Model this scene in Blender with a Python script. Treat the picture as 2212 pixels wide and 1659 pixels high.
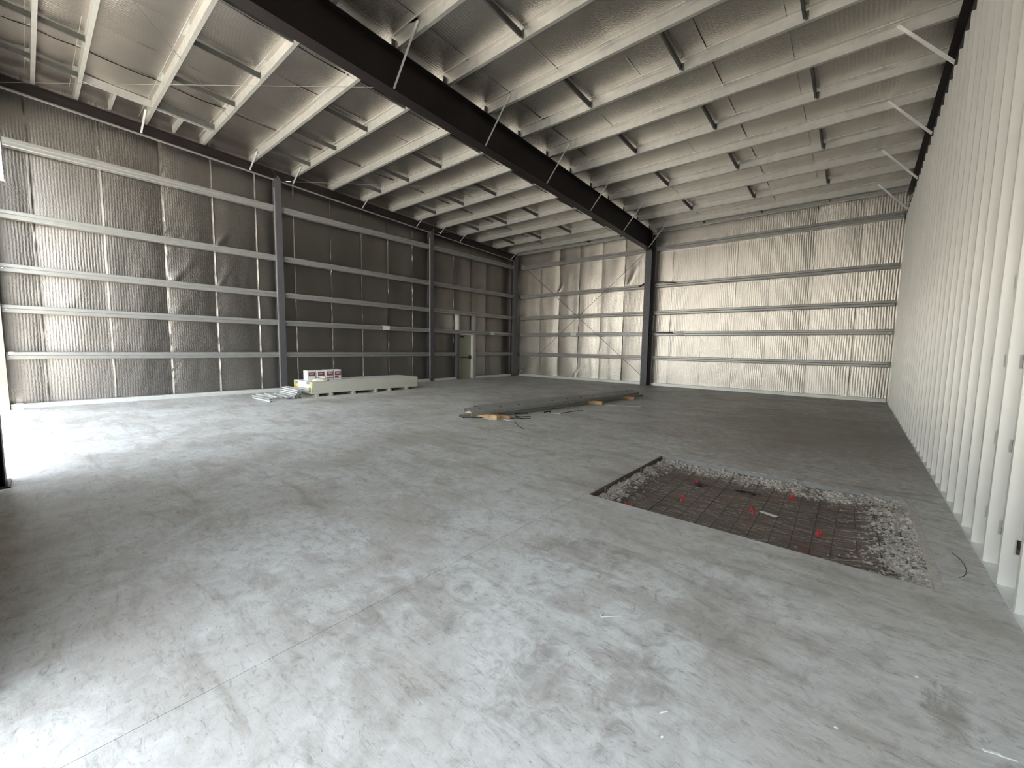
import bpy, math, random
from mathutils import Vector, Matrix, noise

random.seed(7)
scene = bpy.context.scene
for o in list(bpy.data.objects):
    bpy.data.objects.remove(o, do_unlink=True)
COL = scene.collection

# ------------------------------------------------------------------ camera
cam_data = bpy.data.cameras.new('camera')
cam_data.sensor_fit = 'HORIZONTAL'
cam_data.sensor_width = 36.0
cam_data.lens = 14.3363
cam_data.clip_start = 0.02
cam_data.clip_end = 500
cam = bpy.data.objects.new('camera', cam_data)
COL.objects.link(cam)
cr = Vector((0.76461169, 0.64428726, 0.01621390))
cu = Vector((-0.07068552, 0.05882746, 0.99576247))
cf = Vector((-0.64060324, 0.76251771, -0.09052194))
m = Matrix.Identity(4)
for i in range(3):
    m[i][0], m[i][1], m[i][2] = cr[i], cu[i], -cf[i]
m.translation = (0.0, 0.0, 1.55)
cam.matrix_world = m
scene.camera = cam

# ------------------------------------------------------------------ sky, sun, exposure
world = bpy.data.worlds.new('sky')
scene.world = world
world.use_nodes = True
wn = world.node_tree.nodes
wn.clear()
w_out = wn.new('ShaderNodeOutputWorld')
w_bg = wn.new('ShaderNodeBackground')
w_sky = wn.new('ShaderNodeTexSky')
w_sky.sky_type = 'NISHITA'
w_sky.sun_disc = False
w_sky.sun_elevation = math.radians(73)
w_sky.sun_rotation = math.radians(90)
w_sky.air_density = 2.0
w_sky.dust_density = 0.4
w_sky.ozone_density = 1.0
w_bg.inputs['Strength'].default_value = 0.34
w_hsv = wn.new('ShaderNodeHueSaturation')
w_hsv.inputs['Saturation'].default_value = 0.34      # the camera's white balance takes most of the blue out
world.node_tree.links.new(w_sky.outputs[0], w_hsv.inputs['Color'])
world.node_tree.links.new(w_hsv.outputs[0], w_bg.inputs[0])
world.node_tree.links.new(w_bg.outputs[0], w_out.inputs[0])

sun_data = bpy.data.lights.new('sun', 'SUN')
sun_data.energy = 14
sun_data.angle = math.radians(0.6)
sun_data.color = (1.0, 0.95, 0.86)
sun = bpy.data.objects.new('sun', sun_data)
COL.objects.link(sun)
sun.rotation_euler = Vector((-0.30, 0.052, -1.0)).to_track_quat('-Z', 'Y').to_euler()
sun.location = (5, -5, 30)


def portal(name, x0, x1, z1, y):
    d = bpy.data.lights.new(name, 'AREA')
    d.shape = 'RECTANGLE'
    d.size = x1 - x0
    d.size_y = z1
    d.cycles.is_portal = True
    o = bpy.data.objects.new(name, d)
    COL.objects.link(o)
    o.location = ((x0 + x1) / 2, y, z1 / 2)
    o.rotation_euler = (math.radians(90), 0, 0)


DA = (-13.9, -6.62, 6.2)      # left overhead door opening: x0, x1, height
DB = (-2.65, 0.64, 3.3)         # overhead door opening behind the camera
portal('daylight_portal', DA[0], DA[1], DA[2], -0.42)
portal('daylight_portal', DB[0], DB[1], DB[2], -0.42)

vs = scene.view_settings
vs.view_transform = 'Standard'
vs.look = 'None'
vs.exposure = 1.5
vs.gamma = 1.0
vs.use_curve_mapping = False
cy = scene.cycles
cy.use_denoising = True
cy.max_bounces = 8
cy.diffuse_bounces = 6
cy.glossy_bounces = 5
cy.use_adaptive_sampling = True
cy.adaptive_threshold = 0.1
cy.sample_clamp_indirect = 6.0
cy.caustics_reflective = True
cy.blur_glossy = 0.5


# ------------------------------------------------------------------ materials
def nodes_of(name):
    mt = bpy.data.materials.new(name)
    mt.use_nodes = True
    nt = mt.node_tree
    return mt, nt, nt.nodes['Principled BSDF']


def N(nt, kind, **kw):
    n = nt.nodes.new(kind)
    for k, v in kw.items():
        if k in n.inputs:
            n.inputs[k].default_value = v
        else:
            setattr(n, k, v)
    return n


def ramp(nt, fac, stops):
    r = nt.nodes.new('ShaderNodeValToRGB')
    el = r.color_ramp.elements
    while len(el) < len(stops):
        el.new(0.5)
    for e, (p, c) in zip(el, stops):
        e.position = p
        e.color = (*c, 1) if len(c) == 3 else c
    nt.links.new(fac, r.inputs[0])
    return r.outputs[0]


def mixc(nt, fac, a, b, mode='MIX'):
    x = nt.nodes.new('ShaderNodeMix')
    x.data_type = 'RGBA'
    x.blend_type = mode
    if isinstance(fac, (int, float)):
        x.inputs[0].default_value = fac
    else:
        nt.links.new(fac, x.inputs[0])
    for s, i in ((a, 6), (b, 7)):
        if isinstance(s, tuple):
            x.inputs[i].default_value = (*s, 1)
        else:
            nt.links.new(s, x.inputs[i])
    return x.outputs[2]


def math_node(nt, op, a, b=None, clamp=False):
    x = nt.nodes.new('ShaderNodeMath')
    x.operation = op
    x.use_clamp = clamp
    for s, i in ((a, 0), (b, 1)):
        if s is None:
            continue
        if isinstance(s, (int, float)):
            x.inputs[i].default_value = s
        else:
            nt.links.new(s, x.inputs[i])
    return x.outputs[0]


def pos(nt, scale=(1, 1, 1), rot=(0, 0, 0), use='pos'):
    if use == 'pos':
        src = nt.nodes.new('ShaderNodeNewGeometry').outputs['Position']
    else:
        src = nt.nodes.new('ShaderNodeTexCoord').outputs['Object']
    mp = nt.nodes.new('ShaderNodeMapping')
    mp.inputs['Scale'].default_value = scale
    mp.inputs['Rotation'].default_value = rot
    nt.links.new(src, mp.inputs[0])
    return mp.outputs[0]


def noise_tex(nt, vec, scale, detail=4, rough=0.55, dist=0.0):
    n = nt.nodes.new('ShaderNodeTexNoise')
    n.inputs['Scale'].default_value = scale
    n.inputs['Detail'].default_value = detail
    n.inputs['Roughness'].default_value = rough
    n.inputs['Distortion'].default_value = dist
    nt.links.new(vec, n.inputs['Vector'])
    return n.outputs[0]


def bump(nt, b, height, strength, dist, prev=None):
    x = nt.nodes.new('ShaderNodeBump')
    x.inputs['Strength'].default_value = strength
    x.inputs['Distance'].default_value = dist
    nt.links.new(height, x.inputs['Height'])
    if prev is not None:
        nt.links.new(prev, x.inputs['Normal'])
    nt.links.new(x.outputs[0], b.inputs['Normal'])
    return x.outputs[0]


def simple(name, col, rough=0.6, metal=0.0, var=0.12, scale=6.0, bmp=0.0, stretch=(1, 1, 1)):
    mt, nt, b = nodes_of(name)
    v = pos(nt, stretch, use='pos')
    f = noise_tex(nt, v, scale, 5, 0.6)
    lo = tuple(max(0, c * (1 - var)) for c in col)
    hi = tuple(min(1, c * (1 + var)) for c in col)
    nt.links.new(ramp(nt, f, [(0.3, lo), (0.7, hi)]), b.inputs['Base Color'])
    b.inputs['Roughness'].default_value = rough
    b.inputs['Metallic'].default_value = metal
    if bmp:
        bump(nt, b, f, bmp, 0.01)
    return mt


def foil(name, axis, tint=(0.84, 0.805, 0.77), rib=0.055, rib_amp=1.0, grain=1.6, rough=0.32, fade=None):
    """reflective bubble foil, ribs run across `axis`"""
    mt, nt, b = nodes_of(name)
    p = pos(nt)
    sep = nt.nodes.new('ShaderNodeSeparateXYZ')
    nt.links.new(p, sep.inputs[0])
    c = sep.outputs[axis]
    big = noise_tex(nt, p, 0.55, 2, 0.6)
    st = {'X': (13, 0.5, 0.5), 'Y': (0.5, 13, 0.5)}[axis]
    streak = noise_tex(nt, pos(nt, st), 1.0, 3, 0.6)
    ph = math_node(nt, 'ADD', math_node(nt, 'MULTIPLY', c, 2 * math.pi / rib), math_node(nt, 'MULTIPLY', big, 9.0))
    amp = math_node(nt, 'MULTIPLY', math_node(nt, 'SUBTRACT', big, 0.12, clamp=True), rib_amp * 1.6)
    if fade:                      # ribs press through most where the sheet hangs loose
        mr = nt.nodes.new('ShaderNodeMapRange')
        for k, v in zip(('From Min', 'From Max', 'To Min', 'To Max'), fade):
            mr.inputs[k].default_value = v
        nt.links.new(c, mr.inputs['Value'])
        amp = math_node(nt, 'MULTIPLY', amp, mr.outputs[0])
        streak = math_node(nt, 'MULTIPLY', streak, mr.outputs[0])
    rb = math_node(nt, 'MULTIPLY', math_node(nt, 'SINE', ph), amp)
    fine = noise_tex(nt, p, 40, 3, 0.7)
    h = math_node(nt, 'ADD', math_node(nt, 'MULTIPLY', rb, 0.0032), math_node(nt, 'MULTIPLY', streak, 0.006 * rib_amp))
    h = math_node(nt, 'ADD', h, math_node(nt, 'MULTIPLY', fine, 0.0024 * grain))
    bump(nt, b, h, 1.0, 1.0)
    lo = tuple(k * 0.84 for k in tint)
    nt.links.new(ramp(nt, big, [(0.32, lo), (0.62, tint)]), b.inputs['Base Color'])
    b.inputs['Metallic'].default_value = 0.95
    b.inputs['Roughness'].default_value = rough
    return mt


def concrete():
    mt, nt, b = nodes_of('trowelled_concrete')
    p = pos(nt)
    big = noise_tex(nt, p, 0.8, 6, 0.66, 0.4)
    mot = noise_tex(nt, p, 7.5, 7, 0.74, 0.9)
    swirl = noise_tex(nt, pos(nt, (1.0, 3.0, 1), (0, 0, 0.5)), 9.0, 6, 0.75, 1.6)
    tick = noise_tex(nt, pos(nt, (1.0, 3.4, 1), (0, 0, -0.35)), 26, 4, 0.7, 1.2)
    base = ramp(nt, mot, [(0.30, (0.40, 0.405, 0.39)), (0.48, (0.60, 0.615, 0.597)), (0.70, (0.72, 0.74, 0.725))])
    dirt = ramp(nt, big, [(0.44, (0, 0, 0)), (0.62, (0.62, 0.62, 0.62))])
    c = mixc(nt, dirt, base, (0.40, 0.37, 0.33))
    strk = noise_tex(nt, pos(nt, (0.55, 2.2, 1), (0, 0, 0.3)), 1.9, 6, 0.7, 0.7)
    c = mixc(nt, 0.8, c, ramp(nt, strk, [(0.34, (0.70, 0.675, 0.64)), (0.50, (1, 1, 1))]), 'MULTIPLY')
    sw = ramp(nt, swirl, [(0.32, (0.60, 0.58, 0.55)), (0.45, (1, 1, 1)), (0.75, (1.06, 1.06, 1.06))])
    c = mixc(nt, 0.85, c, sw, 'MULTIPLY')
    tk = ramp(nt, tick, [(0.30, (0.50, 0.47, 0.44)), (0.385, (1, 1, 1))])
    c = mixc(nt, 0.8, c, tk, 'MULTIPLY')
    # trowel stains with shapes of their own, and a broad browner patch far right
    last = c
    geo = nt.nodes.new('ShaderNodeNewGeometry').outputs['Position']
    for (sx, sy, rx, ry, k) in ((-1.02, 1.45, 0.20, 0.26, 0.38), (-0.74, 1.75, 0.14, 0.36, 0.36), (0.42, 2.45, 0.08, 0.18, 0.6),
                                (-1.55, 2.6, 0.40, 0.30, 0.30), (-0.55, 2.75, 0.30, 0.40, 0.28), (-2.05, 1.35, 0.22, 0.5, 0.30),
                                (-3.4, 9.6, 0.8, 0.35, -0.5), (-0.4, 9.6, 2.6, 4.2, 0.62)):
        sub = nt.nodes.new('ShaderNodeVectorMath')
        sub.operation = 'SUBTRACT'
        nt.links.new(geo, sub.inputs[0])
        sub.inputs[1].default_value = (sx, sy, 0)
        dv = nt.nodes.new('ShaderNodeVectorMath')
        dv.operation = 'DIVIDE'
        nt.links.new(sub.outputs[0], dv.inputs[0])
        dv.inputs[1].default_value = (rx, ry, 1)
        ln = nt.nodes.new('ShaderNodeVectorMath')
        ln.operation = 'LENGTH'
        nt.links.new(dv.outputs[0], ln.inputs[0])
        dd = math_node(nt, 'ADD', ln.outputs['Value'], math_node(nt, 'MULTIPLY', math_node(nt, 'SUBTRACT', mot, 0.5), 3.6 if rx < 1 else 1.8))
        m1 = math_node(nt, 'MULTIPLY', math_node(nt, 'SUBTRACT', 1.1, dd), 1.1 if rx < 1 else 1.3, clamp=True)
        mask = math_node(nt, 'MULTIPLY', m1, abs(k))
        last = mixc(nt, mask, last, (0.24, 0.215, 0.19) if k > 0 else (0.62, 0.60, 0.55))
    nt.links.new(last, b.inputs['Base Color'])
    rr = ramp(nt, mot, [(0.3, (0.46, 0.46, 0.46)), (0.7, (0.62, 0.62, 0.62))])
    nt.links.new(rr, b.inputs['Roughness'])
    b.inputs['Specular IOR Level'].default_value = 0.4
    bump(nt, b, swirl, 0.12, 0.01)
    return mt


def soil():
    mt, nt, b = nodes_of('pit_soil')
    p = pos(nt)
    a = noise_tex(nt, p, 2.2, 6, 0.65, 0.6)
    st = noise_tex(nt, pos(nt, (2.2, 14, 8), (0, 0, 0.12)), 3.0, 6, 0.7, 0.4)
    fi = noise_tex(nt, p, 40, 5, 0.7)
    c = ramp(nt, a, [(0.30, (0.19, 0.16, 0.135)), (0.46, (0.25, 0.21, 0.18)), (0.56, (0.27, 0.215, 0.18)), (0.63, (0.31, 0.18, 0.14))])
    c = mixc(nt, ramp(nt, st, [(0.50, (0, 0, 0)), (0.72, (0.8, 0.8, 0.8))]), c, (0.34, 0.30, 0.26))
    c = mixc(nt, ramp(nt, fi, [(0.30, (0.75, 0.75, 0.75)), (0.45, (0, 0, 0))]), c, (0.07, 0.055, 0.045))
    nt.links.new(c, b.inputs['Base Color'])
    b.inputs['Roughness'].default_value = 0.85
    h = bump(nt, b, st, 0.9, 0.03)
    bump(nt, b, fi, 0.7, 0.015, h)
    return mt


M = {
    'concrete': concrete(),
    'soil': soil(),
    'foil_left': foil('foil_insulation_left_wall', 'Y', tint=(0.31, 0.296, 0.285), rib=0.050, rib_amp=0.5, grain=3.2, rough=0.30, fade=(0.8, 4.2, 1.0, 0.10)),  # same foil as the far wall; this wall's dimmer light is put into the tint
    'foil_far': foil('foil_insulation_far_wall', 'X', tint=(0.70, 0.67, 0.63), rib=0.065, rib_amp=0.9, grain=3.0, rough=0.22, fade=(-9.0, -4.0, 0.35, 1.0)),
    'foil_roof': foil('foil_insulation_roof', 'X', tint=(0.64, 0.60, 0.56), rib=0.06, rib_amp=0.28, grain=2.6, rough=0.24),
    'galv': simple('galvanised_steel', (0.50, 0.505, 0.485), 0.42, 0.45, 0.10, 7, 0.02),
    'galv_lt': simple('bright_galvanised_steel', (0.80, 0.82, 0.81), 0.40, 0.40, 0.06, 5, 0.02),
    'galv_stud': simple('stud_galvanised_steel', (0.88, 0.885, 0.86), 0.38, 0.4, 0.06, 4, 0.02, (1, 1, 0.25)),
    'girt': simple('grey_girt_steel', (0.38, 0.388, 0.385), 0.38, 0.45, 0.08, 5, 0.0),
    'galv_dk': simple('dull_galvanised_channel', (0.36, 0.375, 0.36), 0.5, 0.15, 0.12, 5, 0.0),
    'primer': simple('dark_primer_steel', (0.016, 0.012, 0.012), 0.50, 0.0, 0.2, 5, 0.0),
    'primer_grey': simple('grey_primer_steel', (0.105, 0.105, 0.12), 0.48, 0.1, 0.12, 5, 0.0),
    'strut': simple('dark_strut_steel', (0.11, 0.115, 0.11), 0.5, 0.4, 0.15, 8),
    'cable': simple('steel_cable', (0.20, 0.20, 0.19), 0.5, 0.5, 0.1, 30),
    'liner': simple('dull_sheathing', (0.16, 0.14, 0.12), 0.8, 0.0, 0.2, 3),
    'white_metal': simple('white_painted_metal', (0.78, 0.78, 0.76), 0.5, 0.0, 0.04, 6),
    'door': simple('olive_grey_door_paint', (0.38, 0.385, 0.31), 0.55, 0.0, 0.06, 4),
    'jamb': simple('white_jamb_paint', (0.72, 0.74, 0.68), 0.5, 0.0, 0.05, 5),
    'black': simple('black_plastic', (0.018, 0.017, 0.017), 0.5, 0.0, 0.2, 20),
    'bronze': simple('dark_bronze', (0.07, 0.06, 0.035), 0.4, 0.5, 0.2, 20),
    'gypsum': simple('greenish_gypsum_board_edge', (0.80, 0.80, 0.72), 0.85, 0.0, 0.10, 20, 0.05, (1, 0.3, 6)),
    'gypsum_top': simple('grey_board_paper', (0.66, 0.65, 0.63), 0.85, 0.0, 0.05, 5),
    'yellow': simple('yellow_print', (0.86, 0.66, 0.16), 0.6, 0.0, 0.08, 20),
    'paper': simple('white_paper', (0.80, 0.83, 0.84), 0.7, 0.0, 0.05, 20),
    'green_print': simple('dark_green_print', (0.24, 0.30, 0.27), 0.7, 0.0, 0.1, 60),
    'maroon': simple('maroon_print', (0.20, 0.055, 0.075), 0.6, 0.0, 0.3, 25),
    'maroon_lt': simple('pale_maroon_print', (0.52, 0.36, 0.38), 0.6, 0.0, 0.2, 40),
    'cream': simple('cream_plastic_bag', (0.80, 0.77, 0.62), 0.4, 0.0, 0.15, 12, 0.3),
    'wood': simple('pine_lumber', (0.62, 0.42, 0.22), 0.65, 0.0, 0.18, 5, 0.1, (1, 8, 8)),
    'wood_red': simple('reddish_lumber', (0.52, 0.28, 0.17), 0.65, 0.0, 0.18, 5, 0.1, (1, 8, 8)),
    'wood_pale': simple('pale_lumber', (0.50, 0.47, 0.40), 0.75, 0.0, 0.12, 9, 0.1),
    'white': simple('white_scrap', (0.82, 0.86, 0.84), 0.45, 0.0, 0.04, 10),
    'teal': simple('pale_teal_scrap', (0.58, 0.75, 0.72), 0.45, 0.0, 0.05, 10),
    'red': simple('red_plastic', (0.55, 0.035, 0.045), 0.4, 0.0, 0.1, 20),
    'rebar': simple('rusty_rebar', (0.14, 0.105, 0.085), 0.8, 0.2, 0.3, 30),
    'rubble': simple('broken_concrete', (0.37, 0.35, 0.315), 0.9, 0.0, 0.45, 18, 0.4),
    'steel_edge': simple('blue_grey_edge_form', (0.27, 0.285, 0.29), 0.6, 0.2, 0.15, 8),
    'dirt': simple('sunlit_tan_dirt', (0.47, 0.44, 0.39), 0.9, 0.0, 0.2, 1.5, 0.3),
    'lip': simple('pale_rough_concrete', (0.56, 0.54, 0.50), 0.9, 0.0, 0.2, 25, 0.4),
    'bank': simple('crushed_concrete', (0.42, 0.395, 0.355), 0.95, 0.0, 0.45, 30, 0.6),
    'rock': simple('tan_rock', (0.50, 0.42, 0.32), 0.9, 0.0, 0.2, 8, 0.4),
    'bolt': simple('zinc_bolt', (0.75, 0.75, 0.72), 0.3, 0.7, 0.05, 20),
}


# ------------------------------------------------------------------ mesh helpers
WORLD = {}


class MB:
    def __init__(self):
        self.v = []
        self.f = []
        self.smooth = False

    def add(self, vs, fs):
        n = len(self.v)
        self.v += [tuple(x) for x in vs]
        self.f += [tuple(i + n for i in q) for q in fs]
        return self

    def box(self, x0, x1, y0, y1, z0, z1):
        vs = [(x0, y0, z0), (x1, y0, z0), (x1, y1, z0), (x0, y1, z0), (x0, y0, z1), (x1, y0, z1), (x1, y1, z1), (x0, y1, z1)]
        return self.add(vs, [(3, 2, 1, 0), (4, 5, 6, 7), (0, 1, 5, 4), (1, 2, 6, 5), (2, 3, 7, 6), (3, 0, 4, 7)])

    def prism(self, poly, fn, a0, a1):
        """poly: 2d loop, fn(p, q, a) -> xyz, swept a0 to a1"""
        n = len(poly)
        vs = [fn(p, q, a0) for p, q in poly] + [fn(p, q, a1) for p, q in poly]
        fs = [(i, (i + 1) % n, n + (i + 1) % n, n + i) for i in range(n)]
        fs += [tuple(range(n))[::-1], tuple(range(n, 2 * n))]
        return self.add(vs, fs)

    def bar(self, a, b, w, h, up=(0, 0, 1)):
        """rectangular bar from a to b, width w sideways, height h along up"""
        a, b, up = Vector(a), Vector(b), Vector(up)
        d = (b - a).normalized()
        s = d.cross(up).normalized()
        u = s.cross(d).normalized()
        vs = []
        for c in (a, b):
            for i, j in ((-1, -1), (1, -1), (1, 1), (-1, 1)):
                vs.append(c + s * (i * w / 2) + u * (j * h / 2))
        return self.add(vs, [(3, 2, 1, 0), (4, 5, 6, 7), (0, 1, 5, 4), (1, 2, 6, 5), (2, 3, 7, 6), (3, 0, 4, 7)])

    def sweep(self, poly, a, b, up=(0, 0, 1)):
        """profile poly in (side, up) swept from a to b"""
        a, b, up = Vector(a), Vector(b), Vector(up)
        d = (b - a).normalized()
        s = d.cross(up).normalized()
        u = s.cross(d).normalized()
        L = (b - a).length
        return self.prism(poly, lambda p, q, t: a + d * t + s * p + u * q, 0, L)

    def tube(self, pts, r, n=6):
        pts = [Vector(p) for p in pts]
        vs = []
        for i, p in enumerate(pts):
            d = (pts[min(i + 1, len(pts) - 1)] - pts[max(i - 1, 0)]).normalized()
            s = d.cross(Vector((0, 0, 1)))
            if s.length < 1e-3:
                s = d.cross(Vector((1, 0, 0)))
            s.normalize()
            u = s.cross(d)
            for k in range(n):
                t = 2 * math.pi * k / n
                vs.append(p + s * (r * math.cos(t)) + u * (r * math.sin(t)))
        fs = []
        for i in range(len(pts) - 1):
            for k in range(n):
                fs.append((i * n + k, i * n + (k + 1) % n, (i + 1) * n + (k + 1) % n, (i + 1) * n + k))
        fs.append(tuple(range(n))[::-1])
        fs.append(tuple(range((len(pts) - 1) * n, len(pts) * n)))
        return self.add(vs, fs)

    def grid(self, nu, nv, fn):
        vs = [fn(i / nu, j / nv) for j in range(nv + 1) for i in range(nu + 1)]
        fs = [(j * (nu + 1) + i, j * (nu + 1) + i + 1, (j + 1) * (nu + 1) + i + 1, (j + 1) * (nu + 1) + i)
              for j in range(nv) for i in range(nu)]
        return self.add(vs, fs)

    def mesh(self, name, mat, org=(0, 0, 0)):
        ox, oy, oz = org
        me = bpy.data.meshes.new(name)
        me.from_pydata([(x - ox, y - oy, z - oz) for x, y, z in self.v], [], self.f)
        me.materials.append(M[mat])
        if self.smooth:
            me.polygons.foreach_set('use_smooth', [True] * len(me.polygons))
        me.update()
        return me

    def build(self, name, mat, parent=None, org=None):
        """one mesh object; vertices are given in world space"""
        if org is None:
            org = WORLD[parent.name] if parent else (0, 0, 0)
        me = self.mesh(name, mat, org)
        o = bpy.data.objects.new(name, me)
        COL.objects.link(o)
        if parent:
            o.parent = parent
            pw = WORLD[parent.name]
            o.location = tuple(org[i] - pw[i] for i in range(3))
        else:
            o.location = org
        WORLD[o.name] = tuple(org)
        return o


def link_copy(src_mesh, name, loc, parent=None):
    o = bpy.data.objects.new(name, src_mesh)
    COL.objects.link(o)
    if parent:
        o.parent = parent
        pw = WORLD[parent.name]
        o.location = tuple(loc[i] - pw[i] for i in range(3))
    else:
        o.location = loc
    WORLD[o.name] = tuple(loc)
    return o


def empty(name, loc):
    o = bpy.data.objects.new(name, None)
    COL.objects.link(o)
    o.location = loc
    o.empty_display_size = 0.1
    WORLD[o.name] = tuple(loc)
    return o


def tag(o, label, cat, group=None):
    o['label'] = label
    o['category'] = cat
    if group:
        o['group'] = group
    return o


def struct(o, label=None):
    o['kind'] = 'structure'
    if label:
        o['label'] = label
    return o


def thick(path, t):
    """closed outline of an open polyline with thickness t (grown to one side)"""
    P = [Vector((a, b)) for a, b in path]
    off = []
    for i, p in enumerate(P):
        ns = []
        if i > 0:
            d = (P[i] - P[i - 1]).normalized()
            ns.append(Vector((-d.y, d.x)))
        if i < len(P) - 1:
            d = (P[i + 1] - P[i]).normalized()
            ns.append(Vector((-d.y, d.x)))
        if len(ns) == 1:
            off.append(p + ns[0] * t)
        else:
            s = ns[0] + ns[1]
            off.append(p + s * (t / max(0.3, 1 + ns[0].dot(ns[1]))))
    return [tuple(p) for p in P] + [tuple(p) for p in reversed(off)]


def along_x(p, q, a):
    return (a, p, q)


def along_y(p, q, a):
    return (p, a, q)


def along_z(p, q, a):
    return (p, q, a)


ORD = ['first', 'second', 'third', 'fourth', 'fifth', 'sixth', 'seventh', 'eighth', 'ninth', 'tenth', 'eleventh',
       'twelfth', 'thirteenth', 'fourteenth', 'fifteenth', 'sixteenth', 'seventeenth', 'eighteenth']
TENS = {2: 'twenty', 3: 'thirty', 4: 'forty'}


def ordinal(i):
    if i < 18:
        return ORD[i]
    if i == 18:
        return 'nineteenth'
    n = i + 1
    if n % 10 == 0:
        return {2: 'twentieth', 3: 'thirtieth', 4: 'fortieth'}[n // 10]
    return TENS[n // 10] + '-' + ORD[n % 10 - 1]


LOWNAME = {0: 'lowest', 1: 'second lowest', 2: 'middle', 3: 'second highest', 4: 'highest'}

# ------------------------------------------------------------------ key dimensions
XL, YF, XR = -14.18, 17.30, 0.83          # girt faces of left and far wall, stud face of right wall
FXL, FYF = XL - 0.285, YF + 0.275           # foil planes
YN = -0.30                                # inner plane of the near wall
GZ = [1.262, 2.288, 3.171, 4.310, 5.831]  # girt tops
XC = -6.875                               # main frame


def z_pb(y):      # purlin bottoms
    return 7.10 - 0.0417 * y


def z_rt(y):      # rafter tops
    return 7.085 - 0.0417 * y


def z_rb(y):      # rafter undersides
    return 6.365 - 0.0415 * y


def z_foil(y):
    return 7.306 - 0.0417 * y


# ------------------------------------------------------------------ floor with joint and pit
PX0, PX1, PY0, PY1 = -2.08, 0.56, 3.77, 5.92
fl = MB()
JX = -2.105
fl.box(XL - 0.35, JX - 0.0018, -0.46, FYF + 0.1, -0.16, 0)
fl.box(JX + 0.0018, XR + 0.35, -0.46, PY0, -0.16, 0)
fl.box(JX + 0.0018, PX0, PY0, PY1, -0.16, 0)
fl.box(PX1, XR + 0.35, PY0, PY1, -0.16, 0)
fl.box(JX + 0.0018, XR + 0.35, PY1, FYF + 0.1, -0.16, 0)
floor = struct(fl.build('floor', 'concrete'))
MB().box(JX - 0.0018, JX + 0.0018, -0.45, FYF, -0.05, -0.002).build('joint_filler', 'black', floor)

gr = MB()
gr.box(-60, 40, -60, -0.46, -0.30, -0.10)
ground = struct(gr.build('ground', 'dirt'))


# ------------------------------------------------------------------ foil panels
def foil_height(u, v, s, w, seed, ridge, wr):
    """offset toward the room of a foil sheet; s: 0..1 across, w: width, u,v metres"""
    d = 0.022 * max(0.0, math.sin(math.pi * s)) ** 0.8
    d += 0.016 * noise.noise(Vector((u * 1.3 + seed, v * 0.5, seed)))
    d += 0.005 * noise.noise(Vector((u * 6 + seed, v * 1.2, 3.1 + seed)))
    d += w * (s - 0.5) * 0.10 * noise.noise(Vector((seed * 5.7, 0.3, 7.7))) + 0.012 * noise.noise(Vector((u * 2.4, seed, v * 0.25)))
    e = (1 - s) * w
    if e < 0.03:
        d += ridge * (1 - e / 0.03) * (0.7 + 0.9 * noise.noise(Vector((seed, v * 4.0, 9))))
    a = s * w
    if a < 0.26:
        k = (1 - a / 0.26) ** 1.5
        amp = wr * k * max(0.0, 0.35 + noise.noise(Vector((seed * 3.3, v * 0.9, 4))))
        d += amp * math.sin((v * 0.8 - a * 1.6) * 34 + 4 * noise.noise(Vector((u * 3, v * 3, seed))))
    return d


CREASE_L = [(2.72, 3.20, 0.42, 0.75, 0.05), (3.78, 3.20, 0.25, 0.62, 0.035), (3.78, 4.34, 0.34, 0.70, 0.04),
            (2.75, 2.31, 0.22, 0.5, 0.03), (0.70, 2.31, 0.25, 0.5, 0.03), (5.0, 1.28, 0.12, 0.4, 0.02)]
CREASE_F = [(-10.7, 0.11, 0.22, 0.5, 0.06), (-11.75, 4.35, 0.25, 0.5, 0.04), (-8.0, 4.4, 0.35, 0.9, 0.04),
            (-9.4, 1.3, 0.12, 0.5, 0.02)]


def crease(u, v, lst):
    d = 0
    for (cu_, cv_, wu, hv, amp) in lst:
        du, dv = (u - cu_) / wu, (v - cv_) / hv
        if 0 <= dv < 1 and -0.25 < du < 1.4:
            # a fold that rises to the right, sharp on its lower side
            t = dv - du * 0.75
            if t > -0.08:
                d += amp * math.exp(-abs(t) * 5.0) * (1 - dv)
    return d


def steps(n, w):
    """positions across a panel, denser at the seams"""
    fixed = [0, 0.02 / w, 0.05 / w, 0.10 / w, 0.16 / w]
    mid = [0.16 / w + (1 - 0.16 / w - 0.10 / w) * i / n for i in range(1, n + 1)]
    return fixed + mid + [1 - 0.05 / w, 1 - 0.03 / w, 1]


def panel(name, mat, parent, u0, u1, fv, nv, place, seed, ridge, wr, creases=()):
    w = u1 - u0
    S = steps(12, w)
    mb = MB()
    vs = []
    for j in range(nv + 1):
        for s in S:
            u = u0 + s * w
            v0, v1 = fv(u)
            v = v0 + (v1 - v0) * j / nv
            vs.append(place(u, v, foil_height(u, v, s, w, seed, ridge, wr) + crease(u, v, creases)))
    n = len(S)
    fs = [(j * n + i, j * n + i + 1, (j + 1) * n + i + 1, (j + 1) * n + i) for j in range(nv) for i in range(n - 1)]
    mb.add(vs, fs)
    mb.smooth = True
    return mb.build(name, mat, parent)


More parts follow.
